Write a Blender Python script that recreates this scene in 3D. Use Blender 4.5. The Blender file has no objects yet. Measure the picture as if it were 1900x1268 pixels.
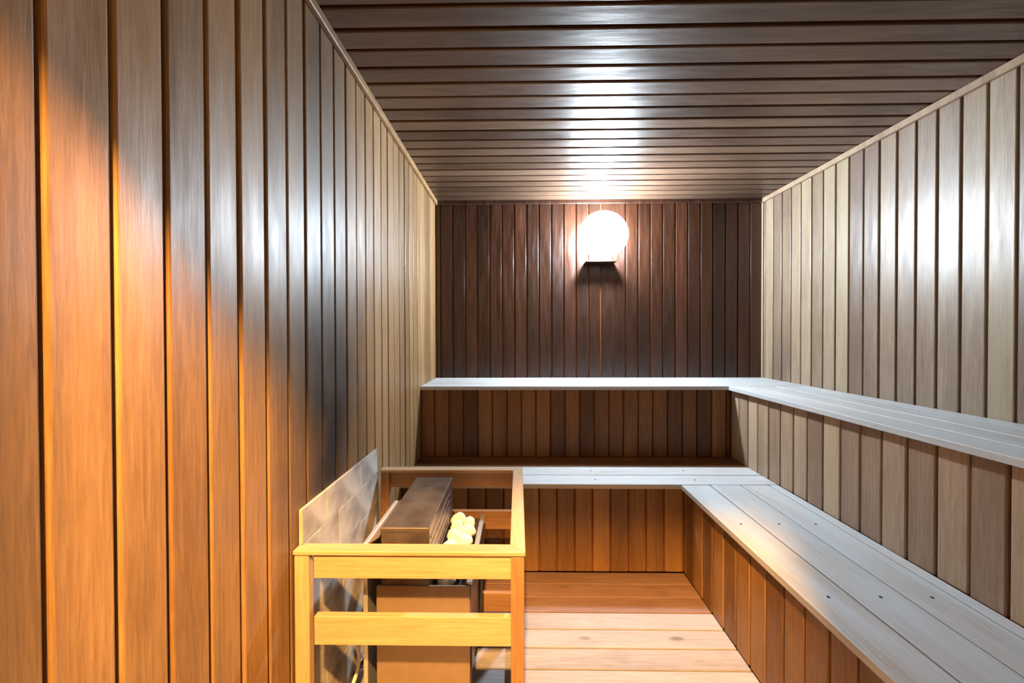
import bpy, bmesh, math, random
from mathutils import Matrix, Vector, noise

random.seed(7)
S = bpy.context.scene
COL = S.collection
R = math.radians

# ------------------------------------------------------------------ camera
F_PX = 730.0
cam_d = bpy.data.cameras.new('camera')
cam_d.sensor_fit = 'HORIZONTAL'; cam_d.sensor_width = 36.0
cam_d.lens = 36.0 * F_PX / 1900.0
cam_d.shift_y = -7.0 / 1900.0
cam_d.clip_start = 0.01
cam = bpy.data.objects.new('camera', cam_d); COL.objects.link(cam)
CAM_H = 1.19
cam.location = (0, 0, CAM_H)
yaw = math.atan(11 / F_PX); pitch = math.atan(7 / F_PX)
cam.rotation_euler = (Matrix.Rotation(yaw, 3, 'Z') @ Matrix.Rotation(R(90) - pitch, 3, 'X')
                      @ Matrix.Rotation(R(-0.15), 3, 'Z')).to_euler()
S.camera = cam

# ------------------------------------------------------------------ world, exposure
w = bpy.data.worlds.new('world'); S.world = w; w.use_nodes = True
w.node_tree.nodes['Background'].inputs[0].default_value = (0.02, 0.018, 0.016, 1)
w.node_tree.nodes['Background'].inputs[1].default_value = 0.2
S.view_settings.view_transform = 'Standard'
S.view_settings.look = 'None'
S.view_settings.gamma = 1.0
S.view_settings.use_curve_mapping = False
S.view_settings.exposure = 0.0
COOL_W, COOL_C = 200.0, (0.81, 0.92, 1.0)      # sauna lamp on the back wall
WARM_W, WARM_C = 1600.0, (1.0, 0.495, 0.13)     # ceiling lamp of the hall, shining in through the doorway

# ------------------------------------------------------------------ sizes (metres)
XL, XR, YB, YF, ZC = -0.585, 1.726, 2.80, -0.06, 2.135
P = 0.0872                    # plank pitch
Z_UP, Z_LO = 0.878, 0.450     # seat heights
Y_UP, Y_LO = 2.335, 1.929     # front edges of the benches along the back wall
X_UP, X_LO = 1.238, 0.795     # front edges of the benches along the right wall

# ------------------------------------------------------------------ helpers
def tag(o, label=None, cat=None, group=None, kind=None):
    if label: o['label'] = label
    if cat: o['category'] = cat
    if group: o['group'] = group
    if kind: o['kind'] = kind
    return o

def link(name, mesh, parent=None, M=None):
    o = bpy.data.objects.new(name, mesh)
    COL.objects.link(o)
    if parent is not None:
        o.parent = parent
        pw = PW[parent.name]
        o.matrix_parent_inverse = pw.inverted()
    if M is not None: o.matrix_basis = M
    PW[o.name] = (M.copy() if M is not None else Matrix.Identity(4))
    return o
PW = {}

def thing(name, loc, label, cat, group=None):
    o = link(name, None, None, Matrix.Translation(Vector(loc)))
    o.empty_display_size = 0.05
    return tag(o, label, cat, group)

def mesh_from(bm, name, mat, smooth=False):
    me = bpy.data.meshes.new(name)
    bm.normal_update(); bm.to_mesh(me); bm.free()
    if mat: me.materials.append(mat)
    if smooth:
        for p in me.polygons: p.use_smooth = True
    return me

def add_box(bm, x0, x1, y0, y1, z0, z1):
    v = [bm.verts.new(c) for c in ((x0,y0,z0),(x1,y0,z0),(x1,y1,z0),(x0,y1,z0),(x0,y0,z1),(x1,y0,z1),(x1,y1,z1),(x0,y1,z1))]
    for f in ((0,3,2,1),(4,5,6,7),(0,1,5,4),(1,2,6,5),(2,3,7,6),(3,0,4,7)):
        bm.faces.new([v[i] for i in f])

def add_prism(bm, pts, z0, z1, axes=(0,1,2)):
    """pts: 2-D outline (counter-clockwise) extruded along the third axis"""
    def c(p, z):
        r = [0,0,0]; r[axes[0]] = p[0]; r[axes[1]] = p[1]; r[axes[2]] = z
        return r
    a = [bm.verts.new(c(p, z0)) for p in pts]; b = [bm.verts.new(c(p, z1)) for p in pts]
    n = len(pts)
    bm.faces.new(a[::-1]); bm.faces.new(b)
    for i in range(n): bm.faces.new((a[i], a[(i+1)%n], b[(i+1)%n], b[i]))
    bmesh.ops.recalc_face_normals(bm, faces=bm.faces)

def box_mesh(name, dims, mat, bevel=0.0, segs=1):
    """box centred on its origin"""
    bm = bmesh.new(); a,b,c = (d/2 for d in dims)
    add_box(bm, -a, a, -b, b, -c, c)
    if bevel:
        bmesh.ops.bevel(bm, geom=list(bm.edges), offset=bevel, segments=segs, affect='EDGES', profile=0.5)
    return mesh_from(bm, name, mat)

def part_box(name, x0, x1, y0, y1, z0, z1, mat, parent=None, bevel=0.0, segs=1):
    me = box_mesh(name, (x1-x0, y1-y0, z1-z0), mat, bevel, segs)
    return link(name, me, parent, Matrix.Translation(((x0+x1)/2, (y0+y1)/2, (z0+z1)/2)))

# board meshes: length along local Z, width along local X, front face towards local -Y, back at y = 0
BOARDS = {}
def board(width, length, thick, chamfer, mat, key=''):
    k = (round(width,4), round(length,4), thick, chamfer, mat.name, key)
    if k in BOARDS: return BOARDS[k]
    bm = bmesh.new(); a = width/2; c = chamfer
    add_prism(bm, [(-a,0),(-a,-thick+c),(-a+c*0.35,-thick+c*0.3),(-a+c,-thick),(a-c,-thick),(a-c*0.35,-thick+c*0.3),(a,-thick+c),(a,0)], -length/2, length/2)
    BOARDS[k] = mesh_from(bm, 'board', mat)
    return BOARDS[k]

def basis(ax, ay, az, loc):
    M = Matrix.Identity(4)
    for i, a in enumerate((ax, ay, az)):
        for j in range(3): M[j][i] = a[j]
    M.translation = Vector(loc); return M
X, Y, Z = Vector((1,0,0)), Vector((0,1,0)), Vector((0,0,1))
def face_back(loc):  return basis(X, Y, Z, loc)        # front looks to -Y
def face_left(loc):  return basis(Y, -X, Z, loc)       # on the left wall, front looks to +X
def face_right(loc): return basis(-Y, X, Z, loc)       # on the right wall, front looks to -X
def face_front(loc): return basis(-X, -Y, Z, loc)      # front looks to +Y
def face_down(loc):  return basis(Y, Z, X, loc)        # ceiling boards running along X
def face_up_x(loc):  return basis(-Y, -Z, X, loc)      # boards running along X, seen from above
def face_up_y(loc):  return basis(X, -Z, Y, loc)       # boards running along Y, seen from above

def jitter(M, tilt=0.0, proud=0.0):
    """a board is never nailed perfectly flat"""
    return M @ Matrix.Translation((0, random.uniform(-proud, proud), 0)) @ Matrix.Rotation(random.gauss(0, tilt), 4, 'Z')

def edges_list(start, stop, pitch, lo, hi):
    """cut positions between lo and hi on a pitch grid passing through start"""
    k0 = math.ceil((lo - start) / pitch - 1e-6); out = [lo]
    k = k0
    while start + k*pitch < hi - 1e-6:
        v = start + k*pitch
        if v - out[-1] > 0.012: out.append(v)
        k += 1
    if hi - out[-1] < 0.012: out[-1] = hi
    else: out.append(hi)
    return out

def rand_range(pitch):
    return pitch

# ------------------------------------------------------------------ materials
def nodes_of(name):
    m = bpy.data.materials.new(name); m.use_nodes = True
    nt = m.node_tree; nt.nodes.clear()
    out = nt.nodes.new('ShaderNodeOutputMaterial')
    b = nt.nodes.new('ShaderNodeBsdfPrincipled')
    nt.links.new(b.outputs[0], out.inputs[0])
    return m, nt, b
def N(nt, t, **kw):
    n = nt.nodes.new(t)
    for k, v in kw.items(): setattr(n, k, v)
    return n
def mixc(nt, fac, a, b, mode='MIX'):
    n = N(nt, 'ShaderNodeMix', data_type='RGBA', blend_type=mode)
    for sock, val in ((n.inputs[0], fac), (n.inputs[6], a), (n.inputs[7], b)):
        if hasattr(val, 'is_output'): nt.links.new(val, sock)
        elif isinstance(val, (int, float)): sock.default_value = val
        else: sock.default_value = (*val, 1)
    return n.outputs[2]
def mathn(nt, op, a, b=None, c=None, clamp=False):
    n = N(nt, 'ShaderNodeMath', operation=op, use_clamp=clamp)
    for i, val in enumerate((a, b, c)):
        if val is None: continue
        if hasattr(val, 'is_output'): nt.links.new(val, n.inputs[i])
        else: n.inputs[i].default_value = val
    return n.outputs[0]
def ramp(nt, fac, p0, p1):
    n = N(nt, 'ShaderNodeMapRange', clamp=True)
    nt.links.new(fac, n.inputs[0]); n.inputs[1].default_value = p0; n.inputs[2].default_value = p1
    return n.outputs[0]

def wood(name, dark, mid, light, rough=0.42, spec=0.5, var=0.35, fine=0.55, bump=0.25, cup=0.0, weather=None, soot=False, knots=False, sheen_blotch=0.25):
    """planed timber: grain runs along the board's local Z, each board has its own tone"""
    m, nt, b = nodes_of(name)
    tc = N(nt, 'ShaderNodeTexCoord'); oi = N(nt, 'ShaderNodeObjectInfo')
    off = N(nt, 'ShaderNodeVectorMath', operation='SCALE'); off.inputs[0].default_value = (13.7, 7.3, 31.1)
    nt.links.new(oi.outputs['Random'], off.inputs['Scale'])
    add = N(nt, 'ShaderNodeVectorMath', operation='ADD')
    nt.links.new(tc.outputs['Object'], add.inputs[0]); nt.links.new(off.outputs[0], add.inputs[1])
    def scaled(sx, sy, sz):
        n = N(nt, 'ShaderNodeVectorMath', operation='MULTIPLY'); n.inputs[1].default_value = (sx, sy, sz)
        nt.links.new(add.outputs[0], n.inputs[0]); return n.outputs[0]
    def noise_n(vec, scale, detail, rough=0.55, dist=0.0):
        n = N(nt, 'ShaderNodeTexNoise'); nt.links.new(vec, n.inputs['Vector'])
        n.inputs['Scale'].default_value = scale; n.inputs['Detail'].default_value = detail
        n.inputs['Roughness'].default_value = rough; n.inputs['Distortion'].default_value = dist
        return n.outputs[0]
    broad = noise_n(scaled(9, 9, 1.1), 1.0, 3)
    grain = noise_n(scaled(130, 130, 7.5), 1.0, 5, 0.62, 0.8)
    fibre = noise_n(scaled(420, 420, 22), 1.0, 3, 0.7)
    wv = N(nt, 'ShaderNodeTexWave', wave_type='BANDS', bands_direction='X', wave_profile='SAW')
    nt.links.new(scaled(1, 1, 0.10), wv.inputs['Vector'])
    wv.inputs['Scale'].default_value = 22; wv.inputs['Distortion'].default_value = 5.5
    wv.inputs['Detail'].default_value = 2.5; wv.inputs['Detail Scale'].default_value = 1.6
    rnd = oi.outputs['Random']
    tone = mathn(nt, 'ADD', mathn(nt, 'MULTIPLY', mathn(nt, 'SUBTRACT', rnd, 0.5), var * 2.0), broad)
    g2 = mathn(nt, 'ADD', mathn(nt, 'MULTIPLY', mathn(nt, 'SUBTRACT', grain, 0.5), 0.85),
               mathn(nt, 'MULTIPLY', mathn(nt, 'SUBTRACT', wv.outputs['Fac'], 0.5), 0.12))
    t = mathn(nt, 'ADD', tone, mathn(nt, 'ADD', g2, mathn(nt, 'MULTIPLY', mathn(nt, 'SUBTRACT', fibre, 0.5), fine)))
    cr = N(nt, 'ShaderNodeValToRGB'); nt.links.new(t, cr.inputs[0])
    el = cr.color_ramp.elements
    el[0].position = 0.12; el[0].color = (*dark, 1)
    el[1].position = 0.88; el[1].color = (*light, 1)
    e = el.new(0.5); e.color = (*mid, 1)
    c = cr.outputs[0]
    if weather:      # silvered, washed-out patches and streaks
        wn = noise_n(scaled(14, 14, 2.2), 1.0, 4, 0.6)
        c = mixc(nt, ramp(nt, wn, 0.35, 0.72), c, weather)
    if knots:
        vo = N(nt, 'ShaderNodeTexVoronoi'); nt.links.new(scaled(7, 7, 2.6), vo.inputs['Vector']); vo.inputs['Scale'].default_value = 1.0
        st = noise_n(scaled(5, 5, 2.4), 1.0, 3, 0.6)
        c = mixc(nt, mathn(nt, 'MULTIPLY', ramp(nt, st, 0.60, 0.70), 0.55), c, tuple(x*0.45 for x in mid))
        c = mixc(nt, mathn(nt, 'MULTIPLY', ramp(nt, vo.outputs['Distance'], 0.10, 0.04), 0.7), c, tuple(x*0.4 for x in dark))
    if soot:         # scorched timber above the stove
        ge = N(nt, 'ShaderNodeNewGeometry'); sp = N(nt, 'ShaderNodeSeparateXYZ'); nt.links.new(ge.outputs['Position'], sp.inputs[0])
        sn = N(nt, 'ShaderNodeTexNoise'); nt.links.new(ge.outputs['Position'], sn.inputs['Vector']); sn.inputs['Scale'].default_value = 3.2; sn.inputs['Detail'].default_value = 3
        dy = mathn(nt, 'ABSOLUTE', mathn(nt, 'SUBTRACT', sp.outputs['Y'], 1.22))
        side = ramp(nt, mathn(nt, 'ADD', dy, mathn(nt, 'MULTIPLY', mathn(nt, 'SUBTRACT', sn.outputs[0], 0.5), 0.25)), 0.30, 0.05)
        low = ramp(nt, sp.outputs['Z'], 1.75, 0.80)
        f = mathn(nt, 'MULTIPLY', side, mathn(nt, 'ADD', mathn(nt, 'MULTIPLY', low, 0.46), 0.52), clamp=True)
        c = mixc(nt, f, c, (0.012, 0.011, 0.012))
    nt.links.new(c, b.inputs['Base Color'])
    rr = mathn(nt, 'ADD', mathn(nt, 'MULTIPLY', mathn(nt, 'SUBTRACT', noise_n(scaled(30, 30, 6), 1.0, 3), 0.5), sheen_blotch), rough)
    nt.links.new(rr, b.inputs['Roughness'])
    b.inputs['Specular IOR Level'].default_value = spec
    h = mathn(nt, 'ADD', mathn(nt, 'MULTIPLY', grain, 0.6), mathn(nt, 'MULTIPLY', fibre, 0.4))
    bp = N(nt, 'ShaderNodeBump'); nt.links.new(h, bp.inputs['Height'])
    bp.inputs['Strength'].default_value = bump; bp.inputs['Distance'].default_value = 0.002
    last = bp
    if cup:          # slow waviness of old boards
        b2 = N(nt, 'ShaderNodeBump'); nt.links.new(noise_n(scaled(12, 12, 2.5), 1.0, 2), b2.inputs['Height'])
        b2.inputs['Strength'].default_value = 1.0; b2.inputs['Distance'].default_value = cup
        nt.links.new(bp.outputs[0], b2.inputs['Normal']); last = b2
    nt.links.new(last.outputs[0], b.inputs['Normal'])
    return m

def plain(name, col, rough=0.6, metal=0.0, mott=0.0, mcol=None, mscale=12, bump=0.0, spec=0.5):
    m, nt, b = nodes_of(name)
    b.inputs['Roughness'].default_value = rough; b.inputs['Metallic'].default_value = metal
    b.inputs['Specular IOR Level'].default_value = spec
    tc = N(nt, 'ShaderNodeTexCoord'); n = N(nt, 'ShaderNodeTexNoise')
    nt.links.new(tc.outputs['Object'], n.inputs['Vector']); n.inputs['Scale'].default_value = mscale; n.inputs['Detail'].default_value = 5
    nt.links.new(mixc(nt, mathn(nt, 'MULTIPLY', ramp(nt, n.outputs[0], 0.35, 0.68), mott), col, mcol or col), b.inputs['Base Color'])
    if bump:
        bp = N(nt, 'ShaderNodeBump'); nt.links.new(n.outputs[0], bp.inputs['Height']); bp.inputs['Strength'].default_value = bump
        bp.inputs['Distance'].default_value = 0.004; nt.links.new(bp.outputs[0], b.inputs['Normal'])
    return m

W_LEFT  = wood('cedar_left', (0.147,0.082,0.035), (0.245,0.141,0.060), (0.344,0.209,0.096), rough=0.44, spec=0.5, var=0.22, cup=0.004, soot=True)
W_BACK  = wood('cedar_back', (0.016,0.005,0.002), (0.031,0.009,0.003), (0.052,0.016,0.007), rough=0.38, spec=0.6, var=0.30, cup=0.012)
W_RIGHT = wood('cedar_right', (0.131,0.086,0.060), (0.201,0.142,0.096), (0.283,0.221,0.145), rough=0.39, spec=0.6, var=0.42, cup=0.003)
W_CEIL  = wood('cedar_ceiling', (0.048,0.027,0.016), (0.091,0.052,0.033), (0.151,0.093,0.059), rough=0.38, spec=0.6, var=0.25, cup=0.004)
W_RISER = wood('cedar_riser', (0.107,0.050,0.017), (0.188,0.094,0.035), (0.269,0.145,0.057), rough=0.48, spec=0.4, var=0.28)
W_SHADE = wood('cedar_shaded', (0.082,0.033,0.012), (0.155,0.066,0.023), (0.247,0.117,0.044), rough=0.5, spec=0.35, var=0.30)  # darker copy of the riser cedar, shade put into the colour
W_PALE  = wood('cedar_pale_riser', (0.211,0.139,0.094), (0.307,0.214,0.144), (0.410,0.305,0.200), rough=0.5, spec=0.4, var=0.32)
W_SEAT  = wood('silvered_seat', (0.328,0.307,0.287), (0.443,0.430,0.418), (0.558,0.549,0.541), rough=0.50, spec=0.45, var=0.12, weather=(0.44,0.49,0.53))
W_FLOOR = wood('floor_timber', (0.192,0.176,0.188), (0.281,0.271,0.301), (0.344,0.346,0.389), rough=0.55, spec=0.4, var=0.12, knots=True)
W_FLOOR2 = wood('brown_floor_timber', (0.121,0.069,0.051), (0.194,0.118,0.092), (0.255,0.162,0.131), rough=0.55, spec=0.4, var=0.08, knots=True)
W_GCEDAR = wood('guard_cedar', (0.165,0.083,0.035), (0.253,0.134,0.061), (0.341,0.193,0.094), rough=0.45, spec=0.5, var=0.08)
W_GUARD = wood('guard_pine', (0.302,0.190,0.101), (0.414,0.274,0.157), (0.526,0.364,0.218), rough=0.45, spec=0.5, var=0.08)
W_BACKER = wood('backing_timber', (0.124,0.039,0.012), (0.193,0.065,0.020), (0.262,0.092,0.030), rough=0.7, spec=0.2, var=0.0)
M_TILE  = plain('cement_board', (0.50,0.48,0.45), 0.85, 0, 0.8, (0.16,0.15,0.145), 9, 0.25)
M_STEEL = plain('tinted_steel', (0.21,0.18,0.17), 0.34, 0.75, 0.8, (0.09,0.07,0.065), 14, 0.05)
M_FRONT = plain('brushed_steel_front', (0.30,0.22,0.16), 0.42, 0.55, 0.4, (0.22,0.16,0.11), 25, 0.03)
M_GALV  = plain('galvanised_steel', (0.70,0.72,0.74), 0.35, 0.8, 0.4, (0.55,0.57,0.60), 40)
M_BLACK = plain('black_iron', (0.018,0.017,0.017), 0.6, 0.0, 0.5, (0.04,0.035,0.03), 20)
M_SCREW = plain('dark_screw', (0.05,0.048,0.05), 0.5, 0.6)
M_STONE = plain('pale_stone', (0.78,0.75,0.66), 0.9, 0, 0.7, (0.50,0.46,0.38), 18, 0.35)
M_WCABLE = plain('white_cable', (0.8,0.78,0.72), 0.5)
M_PAINT = plain('hall_paint', (0.16,0.15,0.14), 0.8)
M_HFLOOR = plain('hall_tile_floor', (0.14,0.13,0.12), 0.5, 0, 0.4, (0.11,0.10,0.09), 6)

# ------------------------------------------------------------------ structure: shell with its boards
TH = 0.014     # board thickness
GAP = 0.0085
def slab(name, x0, x1, y0, y1, z0, z1, mat):
    return tag(part_box(name, x0, x1, y0, y1, z0, z1, mat), kind='structure')

wall_back  = slab('wall_back',  XL-0.1, XR+0.1, YB+TH, YB+TH+0.08, -0.05, ZC+0.1, W_BACKER)
wall_left  = slab('wall_left',  XL-TH-0.08, XL-TH, -0.16, YB+TH, -0.05, ZC+0.1, W_BACKER)
wall_right = slab('wall_right', XR+TH, XR+TH+0.08, -0.16, YB+TH, -0.05, ZC+0.1, W_BACKER)
ceiling    = slab('ceiling',    XL-TH, XR+TH, -0.16, YB+TH, ZC+TH, ZC+TH+0.06, W_BACKER)
floor      = slab('floor',      XL-TH, XR+TH, -0.06, YB+TH, -0.08, -0.022, W_BACKER)

def run(parent, cuts, place, length, mat, gap=GAP, thick=TH, ch=0.0035, tilt=0.0, proud=0.0, name='plank', lenvar=0.0):
    out = []
    for a, b in zip(cuts[:-1], cuts[1:]):
        wdt = b - a - gap
        if wdt < 0.006: continue
        me = board(wdt, length, thick, ch, mat)
        o = link(name, me, parent, jitter(place((a+b)/2), tilt, proud))
        out.append(o)
    return out

zc, zl = ZC/2, ZC
run(wall_left,  edges_list(0.4766, 0, 0.0862, YF, YB), lambda v: face_left((XL-TH, v, zc)), zl, W_LEFT, tilt=0.011, proud=0.0012)
run(wall_right, edges_list(2.689, 0, 0.0866, YF, YB), lambda v: face_right((XR+TH, v, zc)), zl, W_RIGHT, tilt=0.008, proud=0.001)
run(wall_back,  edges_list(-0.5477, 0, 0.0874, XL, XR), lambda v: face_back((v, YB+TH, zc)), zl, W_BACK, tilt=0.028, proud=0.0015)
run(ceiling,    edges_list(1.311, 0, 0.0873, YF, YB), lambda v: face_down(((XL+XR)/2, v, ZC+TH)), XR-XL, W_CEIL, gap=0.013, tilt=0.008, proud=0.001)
for lo_, hi_, fm in ((YF, 1.672, W_FLOOR), (1.672, 1.96, W_FLOOR2)):     # the boards next to the bench are darker and browner
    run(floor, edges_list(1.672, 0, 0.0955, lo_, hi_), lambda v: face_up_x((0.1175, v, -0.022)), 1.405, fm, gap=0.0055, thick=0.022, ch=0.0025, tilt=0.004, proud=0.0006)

# front wall with the open doorway the photograph is taken through
DX0, DX1, DZ = -0.30, 0.225, 2.09
wf = bmesh.new()
add_box(wf, -1.3, DX0, -0.16, YF-TH, -0.05, 2.6)
add_box(wf, DX1, 1.9, -0.16, YF-TH, -0.05, 2.6)
add_box(wf, DX0, DX1, -0.16, YF-TH, DZ, 2.6)
wall_front = tag(link('wall_front', mesh_from(wf, 'wall_front', M_PAINT)), kind='structure')
run(wall_front, edges_list(DX0, 0, P, XL, DX0), lambda v: face_front((v, YF-TH, zc)), zl, W_LEFT)
run(wall_front, edges_list(DX1, 0, P, DX1, XR), lambda v: face_front((v, YF-TH, zc)), zl, W_LEFT)
run(wall_front, edges_list(DX0, 0, P, DX0, DX1), lambda v: face_front((v, YF-TH, (DZ+ZC)/2)), ZC-DZ, W_LEFT)

# the hall outside (behind the camera)
slab('floor_hall', -1.3, 1.9, -2.4, -0.06, -0.1, -0.08+0.06, M_HFLOOR)
slab('ceiling_hall', -1.3, 1.9, -2.4, -0.16, 2.6, 2.66, M_PAINT)
slab('wall_hall_left', -1.36, -1.3, -2.4, -0.16, -0.05, 2.66, M_PAINT)
slab('wall_hall_right', 1.9, 1.96, -2.4, -0.16, -0.05, 2.66, M_PAINT)
slab('wall_hall_rear', -1.36, 1.96, -2.46, -2.4, -0.05, 2.66, M_PAINT)

# small cove strips under the ceiling and in the corner
def trim(name, x0, x1, y0, y1, z0, z1, mat): tag(part_box(name, x0, x1, y0, y1, z0, z1, mat, bevel=0.003), kind='structure')
trim('trim_1', XL, XL+0.018, YF, YB, ZC-0.028, ZC, W_LEFT)
trim('trim_2', XR-0.018, XR, YF, YB, ZC-0.030, ZC, W_PALE)
trim('trim_3', XL+0.018, XR-0.018, YB-0.018, YB, ZC-0.028, ZC, W_BACK)
trim('trim_4', XR-0.012, XR, YB-0.012, YB, Z_UP, ZC-0.030, W_PALE)

# ------------------------------------------------------------------ benches
ST = 0.022    # seat board thickness
screw_me = None
def screw_mesh():
    global screw_me
    if screw_me is None:
        bm = bmesh.new()
        bmesh.ops.create_cone(bm, cap_ends=True, segments=8, radius1=0.0042, radius2=0.0042, depth=0.0024)
        screw_me = mesh_from(bm, 'screw', M_SCREW)
    return screw_me

def bench(label, base, seat_cuts, seat_place, seat_len, screws, riser_cuts, riser_place, riser_h, riser_mat, zt, rail=None, tilt=0.006, proud=0.001):
    t = thing('sauna_bench', base, label, 'bench', 'built-in sauna benches')
    for a, b in zip(seat_cuts[:-1], seat_cuts[1:]):
        me = board(b-a-0.0055, seat_len, ST, 0.0022, W_SHADE if (zt == Z_LO and a > 2.18) else W_SEAT)   # rear low boards: the high bench's shade is put into their colour
        o = link('seat_board', me, t, jitter(seat_place((a+b)/2), 0.004, 0.0006))
        for s in screws:
            if b - a < 0.05: continue
            p = o.matrix_basis @ Vector(((0.0 + random.uniform(-0.004, 0.004)), -ST - 0.0002, s))
            link('screw', screw_mesh(), o, Matrix.Translation(p))
    for a, b in zip(riser_cuts[:-1], riser_cuts[1:]):
        wdt = b - a - 0.0075
        if wdt < 0.008: continue
        link('riser_plank', board(wdt, riser_h, 0.014, 0.0035, riser_mat), t, jitter(riser_place((a+b)/2), tilt, proud))
    if rail: part_box('riser_backing', *rail, W_BACKER, t)
    return t

def place_seat_x(xc, zt): return lambda v: face_up_x((xc, v, zt-ST))
def place_seat_y(yc, zt): return lambda v: face_up_y((v, yc, zt-ST))
# upper, along the back wall
RU = 0.025
yr = Y_UP + RU
bench('high silvered bench running under the lamp along the dark back wall', ((XL+XR)/2, 2.57, 0),
      [2.335, 2.462, 2.59, 2.715, 2.799], place_seat_x((XL+XR)/2, Z_UP), XR-XL-0.004, (),
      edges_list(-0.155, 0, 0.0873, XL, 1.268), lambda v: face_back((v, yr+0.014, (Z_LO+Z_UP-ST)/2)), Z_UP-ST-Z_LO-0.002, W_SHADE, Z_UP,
      rail=(XL, XR, yr+0.014, yr+0.03, 0.0, Z_UP-ST-0.001))
# upper, along the right wall
xr = 1.268
bench('high silvered bench running along the pale right wall above shorter pale planks', (1.5, 1.15, 0),
      [1.238, 1.372, 1.505, 1.63, 1.725], place_seat_y((YF+Y_UP-0.004)/2, Z_UP), Y_UP-0.004-YF, (),
      edges_list(2.097, 0, 0.0887, YF, yr), lambda v: face_right((xr+0.014, v, (Z_LO+Z_UP-ST)/2-0.004)), Z_UP-ST-Z_LO-0.008, W_PALE, Z_UP,
      rail=(xr+0.014, xr+0.03, YF, yr+0.013, 0.0, Z_UP-ST-0.001), tilt=0.010, proud=0.0018)
# lower, along the back
yl = Y_LO + 0.025
bench('low silvered bench behind the heater guard, below the high back bench', (0.35, 2.14, 0),
      [1.929, 2.060, 2.187, 2.32, yr-0.001], place_seat_x((XL+1.266)/2, Z_LO), 1.266-XL, (-0.55, 0.05, 0.55),
      edges_list(0.103, 0, 0.0886, XL, 0.8185), lambda v: face_back((v, yl+0.014, (Z_LO-ST)/2+0.003)), Z_LO-ST-0.008, W_RISER, Z_LO,
      rail=(XL, 1.266, yl+0.014, yl+0.03, 0.0, Z_LO-ST-0.001))
# lower, along the right
xl = 0.8185
bench('low wide silvered bench of three broad boards with orange planks facing the floor', (1.04, 0.93, 0),
      [0.795, 0.935, 1.084, 1.220, 1.267], place_seat_y((YF+Y_LO-0.004)/2, Z_LO), Y_LO-0.004-YF,
      (1.53-0.93, 1.107-0.93, 0.684-0.93, 0.26-0.93),
      edges_list(1.93, 0, 0.0887, YF, yl), lambda v: face_right((xl+0.014, v, (Z_LO-ST)/2+0.003)), Z_LO-ST-0.008, W_RISER, Z_LO,
      rail=(xl+0.014, xl+0.03, YF, yl+0.013, 0.0, Z_LO-ST-0.001))

# ------------------------------------------------------------------ heat shield on the left wall
SY0, SY1 = 1.033, 1.592
sh = thing('heat_shield', (XL, 1.3, 0), 'sooty pale cement tile heat shield on the left wall beside the heater', 'heat shield')
rows = [0.725, 0.629, 0.507, 0.385, 0.263, 0.141, 0.019]
seams = [[1.165, 1.44], [1.248], [1.14, 1.41], [1.27], [1.16, 1.43], [1.25]]
part_box('backing_sheet', XL+0.0006, XL+0.004, SY0+0.002, SY1-0.002, 0.012, 0.722, M_TILE, sh)
for r in range(6):
    ys = [SY0] + seams[r] + [SY1]
    for a, b in zip(ys[:-1], ys[1:]):
        dx = random.uniform(0, 0.0012)
        part_box('tile', XL+0.004, XL+0.0105+dx, a+0.0008, b-0.0008, rows[r+1]+0.0008, rows[r]-0.0008, M_TILE, sh, bevel=0.0012)

# ------------------------------------------------------------------ heater guard
GX0, GX1, GY0, GY1, GZ = -0.570, 0.018, 1.002, 1.648, 0.630
gd = thing('heater_guard', ((GX0+GX1)/2, (GY0+GY1)/2, 0), 'open wooden guard rail with mitred cap around the heater', 'guard rail')
PWD = 0.035; CT = 0.011
def post(x0, y0): part_box('post', x0, x0+PWD, y0, y0+PWD, 0, GZ-CT, W_GCEDAR, gd, bevel=0.0015)
part_box('post', XL+0.003, XL+0.041, GY0+0.004, SY0-0.002, 0, GZ-CT, W_GUARD, gd, bevel=0.0015); post(GX1-0.003-PWD, GY0+0.004); post(GX0+0.003, GY1-0.004-PWD); post(GX1-0.003-PWD, GY1-0.004-PWD)
def rail_x(y0, z0, z1, nm='rail'):
    L = GX1-GX0-0.006-2*PWD
    me = board(z1-z0, L, 0.018, 0.0015, W_GUARD)
    return me
def rails_front_back():
    L = GX1-GX0-0.006-2*PWD; xc = (GX0+GX1)/2
    for z0, z1 in ((0.555, 0.6185), (0.380, 0.455), (0.035, 0.112)):
        me = board(z1-z0, L, 0.018, 0.0015, W_GUARD)
        # grain along X: length axis = X, front to -Y, width axis = -Z
        link('rail', me, gd, basis(-Z, Y, X, (xc, GY0+0.008+0.018, (z0+z1)/2)))
        link('rail', board(z1-z0, L, 0.018, 0.0015, W_GCEDAR), gd, basis(-Z, Y, X, (xc, GY1-0.008, (z0+z1)/2)))
    Ls = GY1-GY0-0.008-2*PWD; yc = (GY0+GY1)/2
    for z0, z1 in ((0.555, 0.6185), (0.380, 0.455), (0.035, 0.112)):
        me = board(z1-z0, Ls, 0.018, 0.0015, W_GCEDAR)
        link('rail', me, gd, basis(Z, -X, Y, (GX1-0.030, yc, (z0+z1)/2)))
rails_front_back()
CW = 0.040
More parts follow.
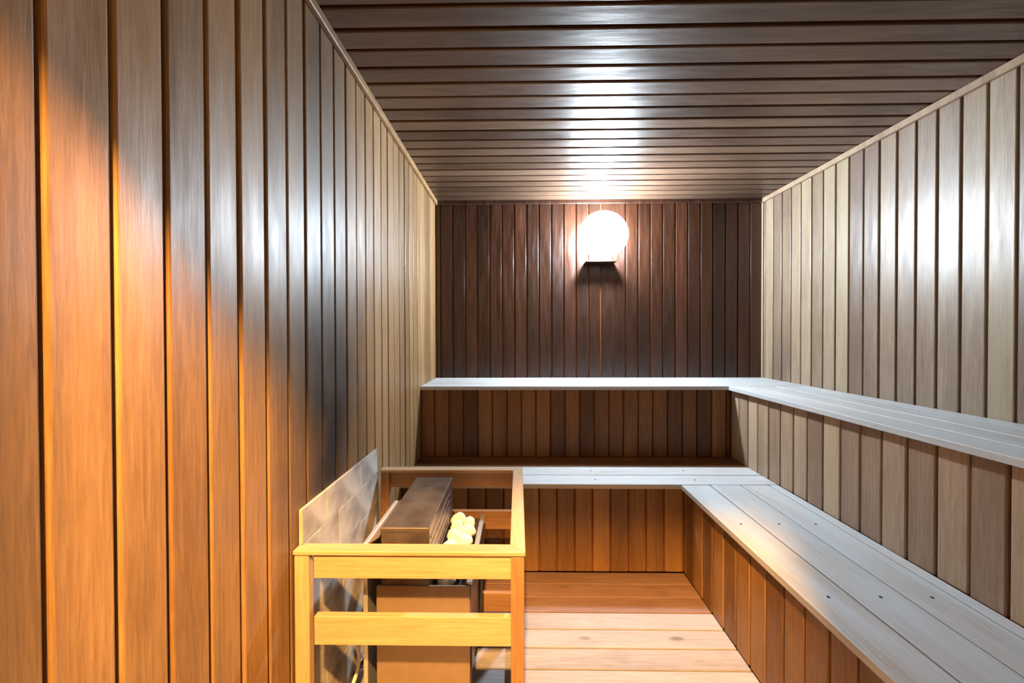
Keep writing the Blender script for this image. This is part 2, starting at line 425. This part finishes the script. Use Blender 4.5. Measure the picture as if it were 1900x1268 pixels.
def cap(pts, along):
    """flat cap rail with mitred ends, pts = outline in X,Y"""
    bm = bmesh.new(); c = sum((Vector((*p, 0)) for p in pts), Vector())/len(pts); zc_ = GZ-CT/2
    if along == 'X':    # local Z must run along X
        M = basis(-Y, -Z, X, (c.x, c.y, zc_))
    else:
        M = basis(X, -Z, Y, (c.x, c.y, zc_))
    Mi = M.inverted()
    lo = [bm.verts.new(Mi @ Vector((p[0], p[1], GZ-CT))) for p in pts]; hi = [bm.verts.new(Mi @ Vector((p[0], p[1], GZ))) for p in pts]
    n = len(pts); bm.faces.new(lo); bm.faces.new(hi)
    for i in range(n): bm.faces.new((lo[i], lo[(i+1)%n], hi[(i+1)%n], hi[i]))
    bmesh.ops.recalc_face_normals(bm, faces=bm.faces)
    bmesh.ops.bevel(bm, geom=list(bm.edges), offset=0.0015, segments=1, affect='EDGES')
    link('cap_rail', mesh_from(bm, 'cap_rail', W_GUARD), gd, M)
e = 0.0004
cap([(XL+0.001, GY0), (GX1-e, GY0), (GX1-CW-e, GY0+CW), (GX0, GY0+CW), (GX0, SY0-0.002), (XL+0.001, SY0-0.002)], 'X')
cap([(GX1, GY0+e), (GX1, GY1-e), (GX1-CW, GY1-CW-e), (GX1-CW, GY0+CW+e)], 'Y')
cap([(GX0, GY1), (GX1-e, GY1), (GX1-CW-e, GY1-CW), (GX0, GY1-CW)], 'X')

# ------------------------------------------------------------------ heater
HY0, HY1 = 1.108, 1.505
ht = thing('sauna_heater', (-0.27, 1.31, 0), 'brown steel electric sauna heater with raised box and stone tray inside the guard', 'heater')
part_box('element_box', -0.3916, -0.2535, HY0, HY1, 0.44, 0.639, M_STEEL, ht, bevel=0.002)
part_box('lid_lip', -0.3926, -0.2525, HY0-0.0012, HY0+0.0, 0.626, 0.6335, M_STEEL, ht)
part_box('front_panel', -0.404, -0.138, HY0-0.004, HY0+0.004, 0.10, 0.475, M_FRONT, ht, bevel=0.0015)
part_box('body', -0.398, -0.150, HY0+0.005, HY1, 0.10, 0.40, M_STEEL, ht)
part_box('tray_wall', -0.1505, -0.148, HY0+0.005, HY1+0.02, 0.40, 0.478, M_BLACK, ht)
part_box('tray_rim', -0.148, -0.132, HY0+0.005, HY1+0.035, 0.474, 0.482, M_GALV, ht, bevel=0.001)
part_box('tray_side', -0.1475, -0.136, HY0+0.005, HY1+0.03, 0.36, 0.473, M_STEEL, ht)
part_box('tray_end', -0.2535, -0.148, HY1, HY1+0.004, 0.40, 0.478, M_STEEL, ht)
part_box('side_baffle', -0.436, -0.424, 1.090, 1.375, 0.02, 0.604, M_GALV, ht, bevel=0.001)
bm = bmesh.new()
add_prism(bm, [(-0.424, 0.596), (-0.392, 0.618), (-0.392, 0.622), (-0.424, 0.602)], 1.098, 1.37, axes=(0,2,1))
link('baffle_flange', mesh_from(bm, 'baffle_flange', M_FRONT), ht)
for x in (-0.395, -0.145):
    for y in (HY0+0.03, HY1-0.02):
        part_box('leg', x-0.008, x+0.008, y-0.008, y+0.008, 0, 0.42 if x < -0.2 else 0.36, M_BLACK, ht, bevel=0.001)
# vent holes and louvre ribs on the stone side of the box
bm = bmesh.new(); bmesh.ops.create_cone(bm, cap_ends=True, segments=10, radius1=0.006, radius2=0.006, depth=0.002)
hole = mesh_from(bm, 'vent_hole', M_BLACK)
for r in range(4):
    for k in range(2):
        link('vent_hole', hole, ht, Matrix.Translation((-0.2530, HY1-0.018-0.028*k, 0.618-0.030*r)) @ Matrix.Rotation(R(90), 4, 'Y'))
for k in range(5):
    part_box('louvre_rib', -0.2536, -0.2510, HY0+0.02, HY1-0.07, 0.600-0.026*k, 0.606-0.026*k, M_STEEL, ht)

# stones
def stone(loc, r, seed, label):
    bm = bmesh.new(); bmesh.ops.create_icosphere(bm, subdivisions=3, radius=1.0)
    sx, sy, sz = (random.uniform(0.85, 1.15) for _ in range(3))
    for v in bm.verts:
        n = v.co.normalized()
        k = 1 + 0.26*noise.noise(n*1.5 + Vector((seed*3.1, seed, 0))) + 0.10*noise.noise(n*3.6 + Vector((seed, 7, 2)))
        v.co = Vector((n.x*sx, n.y*sy, n.z*sz*0.9)) * r * k
    o = link('sauna_stone', mesh_from(bm, 'sauna_stone', M_STONE, True), None, Matrix.Translation(Vector(loc)) @ Matrix.Rotation(random.uniform(0, 6), 4, 'Z'))
    tag(o, label, 'stone', 'stones in the heater tray')
part_box('stone_grate', -0.2515, -0.151, HY0+0.006, HY1-0.001, 0.424, 0.430, M_BLACK, ht)
LB = 'rounded cream stone lying among others in the heater tray'
for i in range(6):
    r = random.uniform(0.025, 0.027)
    stone((-0.2150 if i % 2 else -0.1925, 1.458 - 0.059*i, 0.432 + r*0.95), r, i+1, LB)
for i, (x, y) in enumerate(((-0.221, 1.455), (-0.180, 1.430), (-0.219, 1.395), (-0.179, 1.368), (-0.219, 1.334), (-0.180, 1.306), (-0.220, 1.272), (-0.180, 1.240), (-0.220, 1.205))):
    stone((x, y, 0.498), random.uniform(0.0225, 0.0275), i+31, 'cream stone perched on top of the other stones in the heater tray')

# ------------------------------------------------------------------ cables beside the heater
def cable(name, pts, rad, mat, label):
    cu = bpy.data.curves.new(name, 'CURVE'); cu.dimensions = '3D'; cu.bevel_depth = rad; cu.bevel_resolution = 3; cu.use_fill_caps = True
    s = cu.splines.new('NURBS'); s.points.add(len(pts)-1); s.use_endpoint_u = True; s.order_u = 4
    for p, c in zip(s.points, pts): p.co = (*c, 1)
    cu.materials.append(mat)
    tmp = bpy.data.objects.new('tmp', cu); COL.objects.link(tmp)
    me = bpy.data.meshes.new_from_object(tmp.evaluated_get(bpy.context.evaluated_depsgraph_get()))
    bpy.data.objects.remove(tmp)
    o = link(name, me, ht); o['label'] = label; return o
cable('power_cable', [(-0.437,1.28,0.12),(-0.47,1.26,0.19),(-0.52,1.24,0.24),(-0.545,1.22,0.25),(-0.510,1.20,0.245),(-0.487,1.20,0.20),(-0.50,1.19,0.13),(-0.54,1.18,0.05),(-0.555,1.22,0.006),(-0.50,1.30,0.006)], 0.0055, M_WCABLE, 'white power cable looped beside the heater near the floor')
cable('black_cable', [(-0.437,1.22,0.22),(-0.47,1.21,0.19),(-0.51,1.20,0.14),(-0.545,1.19,0.07),(-0.555,1.17,0.008),(-0.52,1.13,0.008)], 0.006, M_BLACK, 'black cable sagging from the heater to the floor')
cable('metal_conduit', [(-0.439,1.24,0.26),(-0.455,1.23,0.20),(-0.48,1.22,0.12),(-0.50,1.21,0.05),(-0.51,1.26,0.010),(-0.51,1.36,0.010)], 0.009, M_GALV, 'bare metal conduit bending from the heater to the floor')

# ------------------------------------------------------------------ sauna lamp on the back wall
LX, LZ, LY = 0.575, 1.855, 2.655
lp = thing('wall_lamp', (LX, YB, LZ), 'glowing white sauna lamp high on the dark back wall', 'lamp')
bm = bmesh.new(); bmesh.ops.create_cone(bm, cap_ends=True, segments=28, radius1=0.075, radius2=0.068, depth=0.021)
link('back_plate', mesh_from(bm, 'back_plate', M_GALV), lp, Matrix.Translation((LX, YB-0.011, LZ)) @ Matrix.Rotation(R(90), 4, 'X'))
part_box('shade_shelf', LX-0.105, LX+0.105, YB-0.085, YB+0.0135, LZ-0.171, LZ-0.161, W_BACK, lp, bevel=0.002)  # added shelf, sized to shade the planks below the lamp
bm = bmesh.new(); bmesh.ops.create_uvsphere(bm, u_segments=32, v_segments=20, radius=1.0)
for v in bm.verts: v.co = Vector((v.co.x*0.165, v.co.y*0.120, v.co.z*0.158))
mg = bpy.data.materials.new('frosted_lit_glass'); mg.use_nodes = True
nt = mg.node_tree; nt.nodes.clear()
o_ = N(nt, 'ShaderNodeOutputMaterial'); tr = N(nt, 'ShaderNodeBsdfTransparent'); em = N(nt, 'ShaderNodeEmission'); ad = N(nt, 'ShaderNodeAddShader')
tr.inputs[0].default_value = (0.86, 0.88, 0.9, 1); em.inputs[0].default_value = (*COOL_C, 1); em.inputs[1].default_value = 5.0
nt.links.new(tr.outputs[0], ad.inputs[0]); nt.links.new(em.outputs[0], ad.inputs[1]); nt.links.new(ad.outputs[0], o_.inputs[0])
link('glass_globe', mesh_from(bm, 'glass_globe', mg, True), lp, Matrix.Translation((LX, LY, LZ)))
bm = bmesh.new(); bmesh.ops.create_cone(bm, cap_ends=True, segments=24, radius1=0.05, radius2=0.04, depth=0.03)
link('lamp_holder', mesh_from(bm, 'lamp_holder', M_GALV), lp, Matrix.Translation((LX, YB-0.037, LZ)) @ Matrix.Rotation(R(90), 4, 'X'))
ld = bpy.data.lights.new('lamp_bulb', 'POINT'); ld.energy = COOL_W; ld.color = COOL_C; ld.shadow_soft_size = 0.045
lo = bpy.data.objects.new('lamp_bulb', ld); COL.objects.link(lo); lo.parent = lp; lo.matrix_parent_inverse = PW[lp.name].inverted(); lo.location = (LX, LY, LZ)

# ------------------------------------------------------------------ hall ceiling lamp behind the camera
hl = thing('ceiling_lamp', (-0.02, -0.60, 2.6), 'warm ceiling lamp in the hall outside the doorway', 'lamp')
bm = bmesh.new(); bmesh.ops.create_cone(bm, cap_ends=True, segments=24, radius1=0.05, radius2=0.06, depth=0.03)
link('lamp_base', mesh_from(bm, 'lamp_base', M_PAINT), hl, Matrix.Translation((-0.02, -0.60, 2.585)))
ld = bpy.data.lights.new('hall_bulb', 'POINT'); ld.energy = WARM_W; ld.color = WARM_C; ld.shadow_soft_size = 0.04
lo = bpy.data.objects.new('hall_bulb', ld); COL.objects.link(lo); lo.parent = hl; lo.matrix_parent_inverse = PW[hl.name].inverted(); lo.location = (-0.02, -0.60, 2.51)
